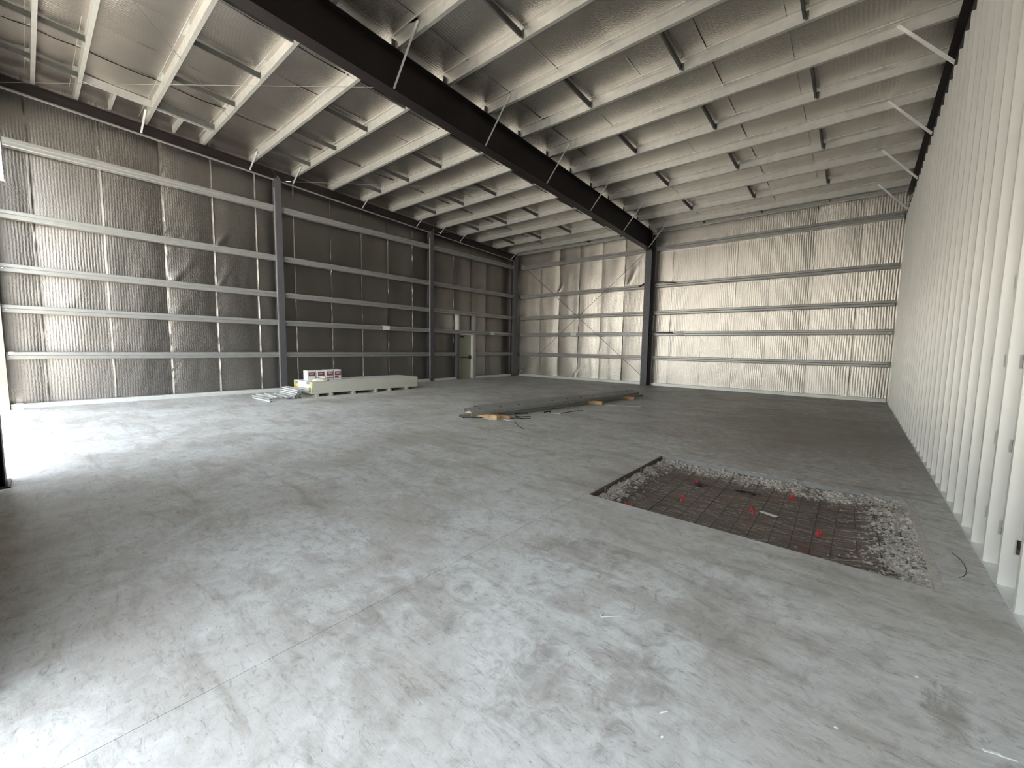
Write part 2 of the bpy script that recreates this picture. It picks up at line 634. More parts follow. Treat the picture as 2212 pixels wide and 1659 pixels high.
wl = MB()
wl.prism([(-0.46, 0), (FYF + 0.1, 0), (FYF + 0.1, 6.62), (-0.46, 7.36)], lambda p, q, a: (a, p, q), FXL - 0.14, FXL - 0.06)
wall_left = struct(wl.build('wall_left', 'liner'))
seamL = [-0.40, 0.28, 1.43, 2.60, 3.70, 4.80, 5.93, 7.16, 8.32, 9.47, 10.60, 11.72, 12.87, 14.02, 15.10, 16.21, FYF]
DY0, DY1 = 13.10, 13.98     # door opening
for i in range(len(seamL) - 1):
    u0, u1 = seamL[i], seamL[i + 1]

    def fvl(u):
        return (2.16 if (DY0 - 0.02 < u < DY1 + 0.02 and False) else 0.0), z_foil(u) - 0.02

    if u0 < DY0 + 0.3 and u1 > DY1:
        # strip interrupted by the door
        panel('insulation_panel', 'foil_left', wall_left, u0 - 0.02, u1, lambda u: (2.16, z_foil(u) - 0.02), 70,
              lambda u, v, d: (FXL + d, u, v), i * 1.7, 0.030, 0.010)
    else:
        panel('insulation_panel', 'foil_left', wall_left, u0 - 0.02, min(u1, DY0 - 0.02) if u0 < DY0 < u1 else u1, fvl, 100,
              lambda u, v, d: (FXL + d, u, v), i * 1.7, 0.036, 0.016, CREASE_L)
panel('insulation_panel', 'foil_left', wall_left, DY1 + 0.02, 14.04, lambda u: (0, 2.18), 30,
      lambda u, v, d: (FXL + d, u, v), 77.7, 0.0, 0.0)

wf = MB()
wf.box(FXL - 0.14, XR + 0.35, FYF + 0.06, FYF + 0.14, 0, 6.62)
wall_far = struct(wf.build('wall_far', 'liner'))
seamF = [FXL, -12.86, -11.70, -10.53, -9.35, -8.22, -7.1, -6.09, -4.82, -3.69, -2.55, -1.34, -0.15, XR + 0.2]
for i in range(len(seamF) - 1):
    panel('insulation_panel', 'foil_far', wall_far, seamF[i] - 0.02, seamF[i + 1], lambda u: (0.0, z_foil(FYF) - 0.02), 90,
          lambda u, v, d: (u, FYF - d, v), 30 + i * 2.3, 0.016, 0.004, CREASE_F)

ce = MB()
ce.prism([(-0.46, z_foil(-0.46) + 0.10), (FYF + 0.14, z_foil(FYF + 0.14) + 0.10), (FYF + 0.14, z_foil(FYF + 0.14) + 0.16),
          (-0.46, z_foil(-0.46) + 0.16)], along_x, FXL - 0.14, XR + 0.35)
ceiling = struct(ce.build('ceiling', 'liner'))
PYS = [0.40, 1.05] + [2.25 + 1.2015 * k for k in range(13)]
seamC = [FXL, -13.25, -12.05, -10.87, -9.66, -8.46, -7.3, -6.1, -4.88, -3.66, -2.45, -1.25, 0.05, XR + 0.2]


def sag(y):
    prev = -0.3
    for q in PYS + [17.2, 99]:
        if y < q:
            t = (y - prev) / (q - prev)
            return 0.035 * math.sin(math.pi * max(0, min(1, t)))
        prev = q
    return 0


for i in range(len(seamC) - 1):
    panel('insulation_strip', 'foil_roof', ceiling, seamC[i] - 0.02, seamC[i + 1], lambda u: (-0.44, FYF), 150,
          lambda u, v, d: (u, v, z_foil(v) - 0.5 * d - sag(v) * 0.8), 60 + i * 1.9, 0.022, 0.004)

# right-hand wall: sheathing of the neighbouring unit behind the open studs
wr_ = MB()
wr_.prism([(-0.46, 0), (FYF + 0.1, 0), (FYF + 0.1, 6.62), (-0.46, 7.36)], lambda p, q, a: (a, p, q), XR + 0.27, XR + 0.33)
wall_right = struct(wr_.build('wall_right', 'liner'))

# near wall with two overhead door openings (camera stands in the right one)
wn_ = MB()
zt = 7.40
for (a, b_, z0, z1) in ((FXL - 0.14, DA[0], 0, zt), (DA[1], DB[0], 0, zt), (DB[1], XR + 0.35, 0, zt), (DA[0], DA[1], DA[2], zt), (DB[0], DB[1], DB[2], zt)):
    wn_.box(a, b_, YN - 0.16, YN, z0, z1)
wall_near = struct(wn_.build('wall_near', 'liner'))

# ------------------------------------------------------------------ main frame
I_T = 0.014


def i_rafter(xc, y0, y1, half):
    r = empty('roof_rafter', (xc, y1, z_rb(y1)))
    MB().prism([(y0, z_rb(y0)), (y1, z_rb(y1)), (y1, z_rt(y1)), (y0, z_rt(y0))], along_x, xc - I_T / 2, xc + I_T / 2).build('web', 'primer', r)
    MB().prism([(y0, z_rb(y0) - I_T), (y1, z_rb(y1) - I_T), (y1, z_rb(y1)), (y0, z_rb(y0))], along_x, xc - half, xc + half).build('bottom_flange', 'primer', r)
    MB().prism([(y0, z_rt(y0) - I_T), (y1, z_rt(y1) - I_T), (y1, z_rt(y1)), (y0, z_rt(y0))], along_x, xc - half, xc + half).build('top_flange', 'primer', r)
    return r


HF = 0.125
rf = i_rafter(XC, -0.28, 16.86, HF)
tag(rf, 'large dark steel roof rafter crossing the whole ceiling above the room', 'rafter')
MB().box(XC - HF, XC + HF, 16.835, 16.86, z_rb(16.86) - 0.05, z_rt(16.86)).build('end_plate', 'primer', rf)

rr = i_rafter(XR + HF, -0.28, FYF, HF)
tag(rr, 'dark steel roof rafter along the top of the metal stud wall', 'rafter')


def i_column(name, mat, x0, x1, y0, y1, z1, flange_axis, t=0.012):
    """I column; flange_axis 'y': flanges face +-y, 'x': flanges face +-x"""
    c = empty(name, ((x0 + x1) / 2, (y0 + y1) / 2, 0))
    if flange_axis == 'y':
        MB().box(x0, x1, y0, y0 + t, 0, z1).build('flange', mat, c)
        MB().box(x0, x1, y1 - t, y1, 0, z1).build('flange', mat, c)
        xm = (x0 + x1) / 2
        MB().box(xm - t / 2, xm + t / 2, y0 + t, y1 - t, 0, z1).build('web', mat, c)
    else:
        MB().box(x0, x0 + t, y0, y1, 0, z1).build('flange', mat, c)
        MB().box(x1 - t, x1, y0, y1, 0, z1).build('flange', mat, c)
        ym = (y0 + y1) / 2
        MB().box(x0 + t, x1 - t, ym - t / 2, ym + t / 2, 0, z1).build('web', mat, c)
    MB().box(x0 - 0.03, x1 + 0.03, y0 - 0.03, y1 + 0.03, 0, 0.018).build('base_plate', mat, c)
    return c


mc = i_column('steel_column', 'primer_grey', XC - 0.135, XC + 0.135, 16.86, 17.29, z_rb(17.0) + 0.68, 'y')
tag(mc, 'dark steel column carrying the big rafter at the far wall', 'column')
MB().box(XC - 0.1, XC - 0.006, 16.87, 17.28, z_rb(16.86) - 0.02, z_rb(16.86)).build('stiffener', 'primer', mc)
MB().box(XC + 0.006, XC + 0.1, 16.87, 17.28, z_rb(16.86) - 0.02, z_rb(16.86)).build('stiffener', 'primer', mc)
nc = i_column('steel_column', 'primer', XC - 0.135, XC + 0.20, -0.29, -0.22, z_rb(0), 'y', 0.01)
tag(nc, 'dark steel column foot at the left edge of the photo, beside the bright doorway', 'column')

for k, (y, nm) in enumerate(((5.34, 'left of the drywall pallet'), (11.39, 'midway along the left wall, right of the drywall pallet'))):
    c = i_column('wall_column', 'primer_grey', XL - 0.16, XL + 0.055, y - 0.09, y + 0.09, z_rb(y) + 0.50, 'x')
    tag(c, 'grey steel column of the left foil wall, ' + nm, 'column')
    MB().box(XL + 0.0, XL + 0.045, y - 0.118, y - 0.093, 0.1, z_rb(y) + 0.2).build('edge_angle', 'girt', c)
cc = i_column('corner_column', 'primer_grey', XL - 0.12, XL + 0.13, 16.80, 17.06, z_rb(17) + 0.60, 'x')
tag(cc, 'dark steel column in the far left corner of the room', 'column')

# rake beam of the left wall
rk = empty('rake_beam', (XL, -0.2, 6.8))
y0, y1 = -0.28, 17.05


def zb_(y):
    return 6.845 - 0.0445 * y


MB().prism([(y0, zb_(y0)), (y1, zb_(y1)), (y1, z_rt(y1)), (y0, z_rt(y0))], along_x, XL - 0.035, XL - 0.02).build('web', 'primer', rk)
MB().prism([(y0, zb_(y0)), (y1, zb_(y1)), (y1, zb_(y1) + 0.012), (y0, zb_(y0) + 0.012)], along_x, XL - 0.02, XL + 0.05).build('bottom_flange', 'primer', rk)
MB().prism([(y0, z_rt(y0) - 0.012), (y1, z_rt(y1) - 0.012), (y1, z_rt(y1)), (y0, z_rt(y0))], along_x, XL - 0.02, XL + 0.05).build('top_flange', 'primer', rk)
MB().prism([(y0, zb_(y0) - 0.035), (y1, zb_(y1) - 0.035), (y1, zb_(y1) - 0.004), (y0, zb_(y0) - 0.004)], along_x, XL - 0.03, XL + 0.02).build('edge_angle', 'girt', rk)
tag(rk, 'dark sloping steel rake beam along the top of the left foil wall', 'beam')

# eave strut at the far wall
for (x0, x1, nm) in ((FXL + 0.05, XC - 0.14, 'left of the main column'), (XC + 0.14, XR + 0.1, 'right of the main column')):
    ev = MB().prism(thick([(17.12, z_pb(17.2) + 0.02), (17.12, z_pb(17.2)), (17.25, z_pb(17.2)), (17.25, z_pb(17.2) + 0.13), (17.12, z_pb(17.2) + 0.13), (17.12, z_pb(17.2) + 0.11)], 0.005),
                    along_x, x0, x1).build('eave_strut', 'galv', org=(x0, 17.2, z_pb(17.2)))
    tag(ev, 'galvanised eave strut along the top of the far wall, ' + nm, 'eave strut')

# ------------------------------------------------------------------ purlins
PH = 0.203
Zprof = thick([(-0.066, PH - 0.018), (-0.066, PH), (0, PH), (0, 0), (0.066, 0), (0.066, 0.018)], 0.005)


def purlin_mesh(L):
    return MB().prism(Zprof, along_x, 0, L).mesh('roof_purlin', 'galv')


PL0, PL1 = FXL + 0.06, -5.92
PR0, PR1 = -6.88, XR + 0.12
meL = purlin_mesh(PL1 - PL0)
meR = purlin_mesh(PR1 - PR0)
nP = len(PYS)
clipM = MB()
clipM.box(-0.006, 0.006, -0.085, -0.008, -0.02, 0.15)
clipM.box(-0.05, 0.05, -0.085, -0.008, -0.022, -0.012)
clip_mesh = clipM.mesh('purlin_clip', 'strut')
for i, y in enumerate(PYS):
    k = ORD[nP - 1 - i]
    o = link_copy(meL, 'roof_purlin', (PL0, y - 0.006, z_pb(y)))
    tag(o, 'galvanised roof purlin left of the big rafter, %s counted from the far wall' % k, 'purlin', 'roof purlins over the left bay')
    link_copy(clip_mesh, 'clip', (XC + 0.07, y, z_pb(y)), o)
    if y > 1.5:
        o = link_copy(meR, 'roof_purlin', (PR0, y + 0.001, z_pb(y)))
        tag(o, 'galvanised roof purlin right of the big rafter, %s counted from the far wall' % k, 'purlin', 'roof purlins over the right bay')

# bridging struts between pairs of purlins
pairs = [(-0.27, PYS[0], 'doorway'), (PYS[0], PYS[1], 'nearest')] + [(PYS[2 + 2 * j], PYS[3 + 2 * j], ORD[5 - j]) for j in range(6)]
strut_prof = thick([(-0.035, 0.0), (0.0, 0.0), (0.0, 0.10), (-0.035, 0.10)], 0.005)
SX_R = [-4.82, -2.89, -0.99]
SX_L = [-8.22, -9.82, -11.42, -13.02]
for (ya, yb, w) in pairs:
    z = z_pb(yb) + 0.045
    for xs, side in ((SX_L, 'left'), (SX_R, 'right')):
        if side == 'right' and ya < 4:
            continue
        for n_, x in enumerate(xs):
            if side == 'left' and x < -13 and ya > 1 and ya < 2:
                continue
            a = Vector((x, ya + 0.008, z_pb(ya) + 0.04))
            b_ = Vector((x, yb - 0.008, z_pb(yb) + 0.04))
            o = empty('bridging_strut', tuple((a + b_) / 2))
            MB().sweep(strut_prof, a, b_).build('channel', 'strut', o)
            for e in (a, b_):
                MB().box(x - 0.006, x + 0.042, min(e.y, e.y), e.y + 0.003, e.z - 0.03, e.z + 0.11).build('end_clip', 'strut', o)
            row = {'nearest': 'second row from the left doorway', 'doorway': 'row nearest the left doorway'}.get(w, w + ' row from the far wall')
            tag(o, 'dark strut %s of the big rafter, %s one out, %s' % (side, ORD[n_], row), 'strut', 'bridging struts between purlins')
for xs in (SX_L, SX_R):
    for x in xs:
        if x < -11 or x > 0:
            continue
        ya, yb = PYS[-1], 17.12
        a = Vector((x, ya + 0.008, z_pb(ya) + 0.04))
        b_ = Vector((x, yb, z_pb(yb) + 0.04))
        o = MB().sweep(strut_prof, a, b_).build('bridging_strut', 'strut', org=tuple(a))
        tag(o, 'short dark strut at the far eave, %s of the big rafter, %s one out' % ('left' if x < XC else 'right', ORD[xs.index(x)]), 'strut', 'short struts at the far eave')

# small framing boxes beside the rake beam (left bay, near end)
for n_, (ya, yb) in enumerate(((1.05, 2.25), (2.25, 3.45))):
    o = empty('roof_opening_frame', (-13.3, (ya + yb) / 2, z_pb(ya)))
    xx = -13.15
    za, zb2 = z_pb(ya) + 0.02, z_pb(yb) + 0.02
    MB().prism([(ya + .01, za), (yb - .01, zb2), (yb - .01, zb2 + 0.16), (ya + .01, za + 0.16)], along_x, xx, xx + 0.05).build('header', 'galv', o)
    ym = ya + 0.55
    MB().box(-14.1, xx, ym, ym + 0.05, z_pb(ym) + 0.02, z_pb(ym) + 0.17).build('trimmer', 'galv', o)
    tag(o, 'galvanised trimmer frame between purlins at the left rake, %s from the left edge of the photo' % ORD[n_], 'roof frame')

# flange braces
ang = thick([(0, 0.038), (0, 0), (0.038, 0)], 0.005)


def brace(name, a, b_, label, group, mat='galv_lt'):
    o = empty(name, tuple((Vector(a) + Vector(b_)) / 2))
    an = MB().sweep(ang, a, b_).build('angle', mat, o)
    for e, sgn in ((a, 1), (b_, -1)):
        d = (Vector(b_) - Vector(a)).normalized() * (0.03 * sgn)
        c = Vector(e) + d + Vector((0, 0, 0.01))
        MB().tube([c + Vector((0, -0.012, 0)), c + Vector((0, 0.004, 0))], 0.010, 6).build('bolt', 'bolt', an)
    tag(o, label, 'brace', group)
    return o


mainB = [i for i, y in enumerate(PYS) if i >= 4 and (i % 2 == 0)]
for n_, i in enumerate(mainB):
    y = PYS[i]
    brace('flange_brace', (XC + 0.10, y - 0.05, z_rb(y) + 0.005), (-6.08, y - 0.03, z_pb(y) + 0.13),
          'galvanised angle brace on the right side of the big rafter, %s from the far column' % ORD[len(mainB) - 1 - n_], 'braces on the big rafter')
rightB = [i for i in mainB if PYS[i] > 8]
for n_, i in enumerate(rightB):
    y = PYS[i]
    brace('flange_brace', (XR + 0.005, y - 0.05, z_rb(y) + 0.0), (0.12, y - 0.03, z_pb(y) + 0.14),
          'galvanised angle brace at the top of the stud wall, %s from the far wall' % ORD[len(rightB) - 1 - n_], 'braces on the right rafter')
lb = [2, 4, 5, 7, 9, 10, 11, 14]
for n_, i in enumerate(lb):
    y = PYS[i]
    brace('flange_brace', (XL + 0.03, y - 0.05, zb_(y) + 0.0), (XL + 0.60, y - 0.03, z_pb(y) + 0.12),
          'short galvanised brace under the left rake purlins, %s from the far corner' % ORD[len(lb) - 1 - n_], 'braces on the left rake beam')

# bolts hanging on the rafter web, roof bracing cables
YB = [-0.2, 5.38, 11.42, 16.95]
roofc = [((-14.08, YB[0], 6.80), (XC - 0.02, YB[1], 6.62), 'near panel, running away from the left doorway'),
         ((-14.08, YB[1], 6.62), (XC - 0.02, YB[0] - 0.05, 6.90), 'near panel, running from the first wall column overhead'),
         ((-14.08, YB[1] + 0.15, 6.60), (XC - 0.02, YB[2], 6.38), 'middle panel, starting at the first wall column'),
         ((-14.08, YB[2], 6.40), (XC - 0.02, 6.0, 6.62), 'middle panel, starting at the second wall column'),
         ((-14.08, YB[2] + 0.2, 6.38), (XC - 0.02, YB[3], 6.05), 'far panel, starting at the second wall column'),
         ((-14.08, YB[3], 6.15), (XC - 0.02, YB[2], 6.38), 'far panel, starting at the far left corner')]
for a, b_, nm in roofc:
    o = empty('bracing_cable', a)
    MB().tube([a, b_], 0.0042, 5).build('cable', 'cable', o)
    d = (Vector(b_) - Vector(a)).normalized()
    MB().tube([Vector(a) + d * 0.05, Vector(a) + d * 0.20], 0.013, 6).build('end_fitting', 'bolt', o)
    tag(o, 'thin roof bracing cable in the ' + nm, 'cable')
for a, b_, nm in (((XL + 0.20, 17.22, 5.95), (XC - 0.15, 17.22, 0.32), 'from corner top to main column foot'),
                  ((XL + 0.20, 17.22, 0.15), (XC - 0.15, 17.22, 5.75), 'from corner foot to main column top')):
    o = empty('bracing_cable', a)
    MB().tube([a, b_], 0.010, 5).build('cable', 'cable', o)
    d = (Vector(b_) - Vector(a)).normalized()
    MB().tube([Vector(a), Vector(a) + d * 0.30], 0.018, 6).build('end_fitting', 'bolt', o)
    tag(o, 'thin diagonal bracing cable across the far wall ' + nm, 'cable')

# ------------------------------------------------------------------ girts
GP = [(0.0, 0.0), (0.20, 0.0), (0.205, -0.012), (0.205, -0.070), (0.188, -0.078), (0.172, -0.090), (0.172, -0.150),
      (0.16, -0.165), (0.0, -0.165)]


def girt(side, a0, a1, gz, label, group):
    if side == 'L':
        o = empty('wall_girt', (XL, (a0 + a1) / 2, gz - 0.165))
        MB().prism([(XL - 0.205 + d, gz + z) for d, z in GP], along_y, a0, a1).build('rail', 'girt', o)
        for e in (a0 + 0.06, a1 - 0.06):
            MB().tube([(XL - 0.005, e, gz - 0.10), (XL + 0.006 - 0.03, e, gz - 0.10)], 0.012, 6).build('bolt', 'bolt', o)
    else:
        o = empty('wall_girt', ((a0 + a1) / 2, YF, gz - 0.165))
        MB().prism([(YF + 0.205 - d, gz + z) for d, z in GP], along_x, a0, a1).build('rail', 'girt', o)
        for e in (a0 + 0.06, a1 - 0.06):
            MB().tube([(e, YF + 0.005, gz - 0.10), (e, YF + 0.03, gz - 0.10)], 0.012, 6).build('bolt', 'bolt', o)
    tag(o, label, 'girt', group)
    return o


baysL = [(-0.29, 5.245, 'near bay of the left wall'), (5.435, 11.295, 'middle bay of the left wall behind the drywall'),
         (11.485, 16.96, 'far bay of the left wall')]
for b, (a0, a1, nm) in enumerate(baysL):
    for g, gz in enumerate(GZ):
        if b == 2 and g == 0:
            girt('L', a0, 12.86, gz, 'short lowest grey girt in the far bay of the left wall, left of the door', 'left wall girts')
            girt('L', 14.12, a1, gz, 'short lowest grey girt in the far bay of the left wall, right of the door', 'left wall girts')
            continue
        girt('L', a0, a1, gz, '%s grey steel girt in the %s' % (LOWNAME[g], nm), 'left wall girts')
for (a0, a1, nm) in ((XL + 0.14, XC - 0.14, 'far wall bay left of the main column'), (XC + 0.14, XR - 0.02, 'far wall bay right of the main column')):
    for g, gz in enumerate(GZ):
        girt('F', a0, a1, gz, '%s grey steel girt in the %s' % (LOWNAME[g], nm), 'far wall girts')

# base channels
BP = [(0, 0), (0.215, 0), (0.215, 0.055), (0.19, 0.06), (0.19, 0.10), (0.0, 0.10)]
for (a0, a1, nm) in ((-0.29, 5.24, 'near bay of the left wall'), (5.44, 11.29, 'middle bay of the left wall'), (11.49, 12.86, 'left wall, left of the door'), (14.12, 16.78, 'left wall, right of the door')):
    o = MB().prism([(XL - 0.205 + d, z) for d, z in BP], along_y, a0, a1).build('base_channel', 'galv_lt', org=(XL, (a0 + a1) / 2, 0))
    tag(o, 'light galvanised base channel on the floor, ' + nm, 'base channel')
for (a0, a1, nm) in ((XL + 0.14, XC - 0.14, 'far wall left of the main column'), (XC + 0.14, XR - 0.03, 'far wall right of the main column')):
    o = MB().prism([(YF + 0.205 - d, z) for d, z in BP], along_x, a0, a1).build('base_channel', 'galv_lt', org=((a0 + a1) / 2, YF, 0))
    tag(o, 'light galvanised base channel on the floor, ' + nm, 'base channel')

# dark straps from the main column to the girts
for (a, b_, nm) in (((XC + 0.10, 16.99, GZ[3] + 0.02), (-5.85, 17.28, GZ[3] - 0.04), 'second highest girt, right side'),
                    ((XC - 0.10, 16.99, GZ[3] + 0.02), (-7.42, 17.28, GZ[3] - 0.08), 'second highest girt, left side'),
                    ((XC + 0.10, 16.99, GZ[1] - 0.05), (-5.88, 17.28, GZ[1] - 0.06), 'second lowest girt, right side')):
    o = empty('column_strap', a)
    MB().sweep(ang, a, b_).build('angle', 'primer', o)
    MB().tube([Vector(b_) + Vector((0, 0, 0.02)), Vector(b_) + Vector((0, -0.02, 0.02))], 0.012, 6).build('bolt', 'primer', o)
    tag(o, 'dark strap from the main column to the ' + nm, 'strap')

# white sleeves on the second girts
for (side, c, nm) in (('L', 9.15, 'left wall girt above the drywall pallet'), ('L', 15.28, 'left wall girt right of the door'),
                      ('F', -10.66, 'far wall girt left of the main column'), ('F', -5.60, 'far wall girt right of the main column')):
    if side == 'L':
        o = empty('girt_sleeve', (XL, c, GZ[1] - 0.08))
        MB().box(XL + 0.002, XL + 0.012, c - 0.15, c + 0.15, GZ[1] - 0.155, GZ[1] + 0.012).build('face', 'white_metal', o)
        MB().box(XL - 0.12, XL + 0.012, c - 0.15, c + 0.15, GZ[1] + 0.004, GZ[1] + 0.012).build('top_flap', 'white_metal', o)
    else:
        o = empty('girt_sleeve', (c, YF, GZ[1] - 0.08))
        MB().box(c - 0.16, c + 0.16, YF - 0.014, YF - 0.004, GZ[1] - 0.145, GZ[1] + 0.012).build('face', 'white_metal', o)
        MB().box(c - 0.16, c + 0.16, YF - 0.014, YF + 0.12, GZ[1] + 0.004, GZ[1] + 0.012).build('top_flap', 'white_metal', o)
    tag(o, 'small white sleeve on the ' + nm, 'sleeve')

# ------------------------------------------------------------------ door in the left wall
for (ya, nm) in ((12.90, 'left'), (13.98, 'right')):
    o = MB().prism(thick([(XL - 0.20, ya), (XL + 0.0, ya), (XL + 0.0, ya + 0.13), (XL - 0.20, ya + 0.13)], 0.006) if False else
                   [(XL - 0.205, ya), (XL + 0.004, ya), (XL + 0.004, ya + 0.12), (XL - 0.02, ya + 0.125), (XL - 0.205, ya + 0.125)], along_z, 0, GZ[1] - 0.165).build('door_post', 'primer_grey' if nm == 'left' else 'girt', org=(XL, ya, 0))
    tag(o, 'grey steel post on the %s side of the door' % nm, 'post')
    o = MB().prism([(XL - 0.205, ya), (XL + 0.0, ya), (XL + 0.0, ya + 0.11), (XL - 0.205, ya + 0.11)], along_z, GZ[1] + 0.001, GZ[2] - 0.166).build('door_post', 'galv_lt' if nm == 'left' else 'girt', org=(XL, ya, GZ[1]))
    tag(o, 'short steel post between girts above the %s side of the door' % nm, 'post')
xd = FXL + 0.04
d1 = struct(empty('door_1', (xd, (DY0 + DY1) / 2, 0)))
d1['label'] = 'olive-grey steel exit door in the left foil wall'
MB().box(xd, xd + 0.045, DY0 + 0.03, DY1 - 0.03, 0.01, 2.07).build('door_leaf', 'door', d1)
leaf = [c for c in d1.children][0]
fr = MB()
fr.box(xd - 0.05, xd + 0.17, DY1 - 0.03, DY1, 0, 2.12)
fr.box(xd - 0.05, xd + 0.17, DY0, DY0 + 0.03, 0, 2.12)
fr.box(xd - 0.05, xd + 0.17, DY0, DY1, 2.075, 2.12)
fr.build('door_frame', 'jamb', d1)
hw = MB()
hw.box(xd + 0.045, xd + 0.11, DY1 - 0.17, DY1 - 0.06, 0.93, 1.10)
pb = hw.build('latch_case', 'bronze', leaf)
MB().box(xd + 0.07, xd + 0.105, DY0 + 0.10, DY1 - 0.17, 0.99, 1.035).build('push_bar', 'bronze', leaf)
cl = MB().box(xd + 0.045, xd + 0.10, DY0 + 0.08, DY0 + 0.34, 1.96, 2.03)
cl.build('door_closer', 'bronze', leaf)
MB().bar((xd + 0.09, DY0 + 0.28, 2.035), (xd + 0.15, DY0 + 0.62, 2.06), 0.02, 0.01).build('closer_arm', 'bronze', leaf)

# overhead door hood at the left edge
hd = empty('door_track_cover', (-13.0, -0.2, 4.65))
MB().box(-13.0, -12.5, YN + 0.005, -0.086, 4.64, 6.25).build('cover', 'white_metal', hd)
hood = hd.children[0]
for k in range(4):
    MB().box(-13.0, -12.5, -0.086, -0.078, 4.68 + k * 0.38, 4.70 + k * 0.38).build('rib', 'white_metal', hood)
MB().box(-13.12, -12.98, YN + 0.005, -0.06, 6.05, 6.30).build('bracket', 'black', hd)
MB().box(-13.02, -12.99, YN + 0.005, -0.07, 4.62, 6.27).build('end_cap', 'galv', hd)
tag(hd, 'white sheet-metal door track cover hanging at the upper left edge', 'track cover')

# ------------------------------------------------------------------ metal stud wall on the right
def stud_mesh():
    """C stud: web faces the camera, opens away from it, knock-outs punched in the web"""
    W_, FL, T, Hh = 0.152, 0.041, 0.003, 6.0
    mb = MB()
    zs = [0.0]
    holes = []
    k = 0.28
    while k < Hh:
        holes.append((k - 0.05, k + 0.05))
        k += 0.61
    hx0, hx1 = W_ / 2 - 0.02, W_ / 2 + 0.02
    for (za, zb2) in holes:
        mb.box(hx0, hx1, 0, T, zs[-1], za)
        zs.append(zb2)
    mb.box(hx0, hx1, 0, T, zs[-1], Hh)
    mb.box(0, hx0, 0, T, 0, Hh)
    mb.box(hx1, W_, 0, T, 0, Hh)
    for x in (0, W_ - T):
        mb.box(x, x + T, T, FL, 0, Hh)
    mb.box(T, 0.013, FL - T, FL, 0, Hh)
    mb.box(W_ - 0.013, W_ - T, FL - T, FL, 0, Hh)
    return mb


sm = stud_mesh()
base_v = list(sm.v)
ys = [3.735 + 0.4064 * k for k in range(-6, 33)]
for i, y in enumerate(ys):
    top = z_rb(y) - I_T
    sm.v = [(x, yy, min(z, top) if z < 5.9 else top) for x, yy, z in base_v]
    o = sm.build('wall_stud', 'galv_stud')
    o.location = (XR + 0.006, y, 0.004)
    for v in o.data.vertices:
        v.co.z = min(v.co.z, top - 0.004)
    tag(o, 'galvanised steel stud of the right-hand wall, %s from the far corner' % ordinal(len(ys) - 1 - i), 'stud', 'steel studs of the right-hand wall')
o = MB().prism(thick([(XR, 0.006), (XR, 0.0), (XR + 0.165, 0.0), (XR + 0.165, 0.05)], 0.003), along_y, 0.9, FYF - 0.25).build('floor_track', 'galv_lt', org=(XR + 0.08, 8, 0))
tag(o, 'galvanised floor track under the row of steel studs', 'track')

# ------------------------------------------------------------------ pit
def pit_z(x, y):
    e = min((x - PX0) * 1.0, (PX1 - x) * 0.6, (PY1 - y) * 0.8)
    bank = max(0, 1 - e / 0.30)
    far = max(0, 1 - (PX1 - x) / 0.75)
    z = -0.135 + 0.085 * bank + 0.03 * far
    z += 0.022 * noise.noise(Vector((x * 3.2, y * 3.2, 0))) + 0.012 * noise.noise(Vector((x * 9, y * 9, 2)))
    z += 0.010 * noise.noise(Vector((x * 3, y * 16, 5)))
    return z


pit = empty('floor_pit', ((PX0 + PX1) / 2, (PY0 + PY1) / 2, -0.15))
g = MB().grid(110, 90, lambda s, t: (PX0 + s * (PX1 - PX0), PY0 + t * (PY1 - PY0), pit_z(PX0 + s * (PX1 - PX0), PY0 + t * (PY1 - PY0))))
g.smooth = True
g.build('soil', 'soil', pit)
tag(pit, 'rectangular unpoured pit in the concrete floor with brown soil', 'pit')
# edge forms
ef = MB().box(PX0 + 0.001, PX1 - 0.001, PY1 - 0.022, PY1 - 0.001, -0.05, -0.004)
ef.box(PX0 + 0.001, PX1 - 0.001, PY1 - 0.030, PY1 - 0.022, -0.030, -0.020)
ef.build('edge_form', 'steel_edge', pit)
MB().box(PX0 + 0.001, PX0 + 0.02, PY0 + 0.001, PY1 - 0.03, -0.05, -0.006).build('edge_form', 'rebar', pit)
MB().box(PX1 - 0.05, PX1 - 0.001, PY0 + 0.001, PY1 - 0.03, -0.05, -0.001).build('edge_lip', 'lip', pit)
for x in (-1.84, -1.24, -0.45, 0.16):
    st = MB().box(x - 0.012, x + 0.012, PY1 - 0.055, PY1 - 0.03, -0.12, -0.006)
    st.build('stake', 'galv_dk', pit)
for y in (4.1, 4.6, 5.1):
    MB().box(PX0 + 0.022, PX0 + 0.045, y - 0.012, y + 0.012, -0.12, -0.006).build('stake', 'rebar', pit)

# banks of crushed concrete along three edges
def bank_mesh(fn, nu, nv):
    mb = MB()
    mb.grid(nu, nv, fn)
    mb.build('rubble_bank', 'bank', pit)


def bank_z(x, y, t, wmax):
    k = noise.noise(Vector((x * 5, y * 5, 11)))
    rough = 0.020 * noise.noise(Vector((x * 28, y * 28, 3))) + 0.012 * noise.noise(Vector((x * 60, y * 60, 9)))
    return pit_z(x, y) + (0.034 * (1 - t) ** 0.7 - 0.022 + 0.022 * k) + rough


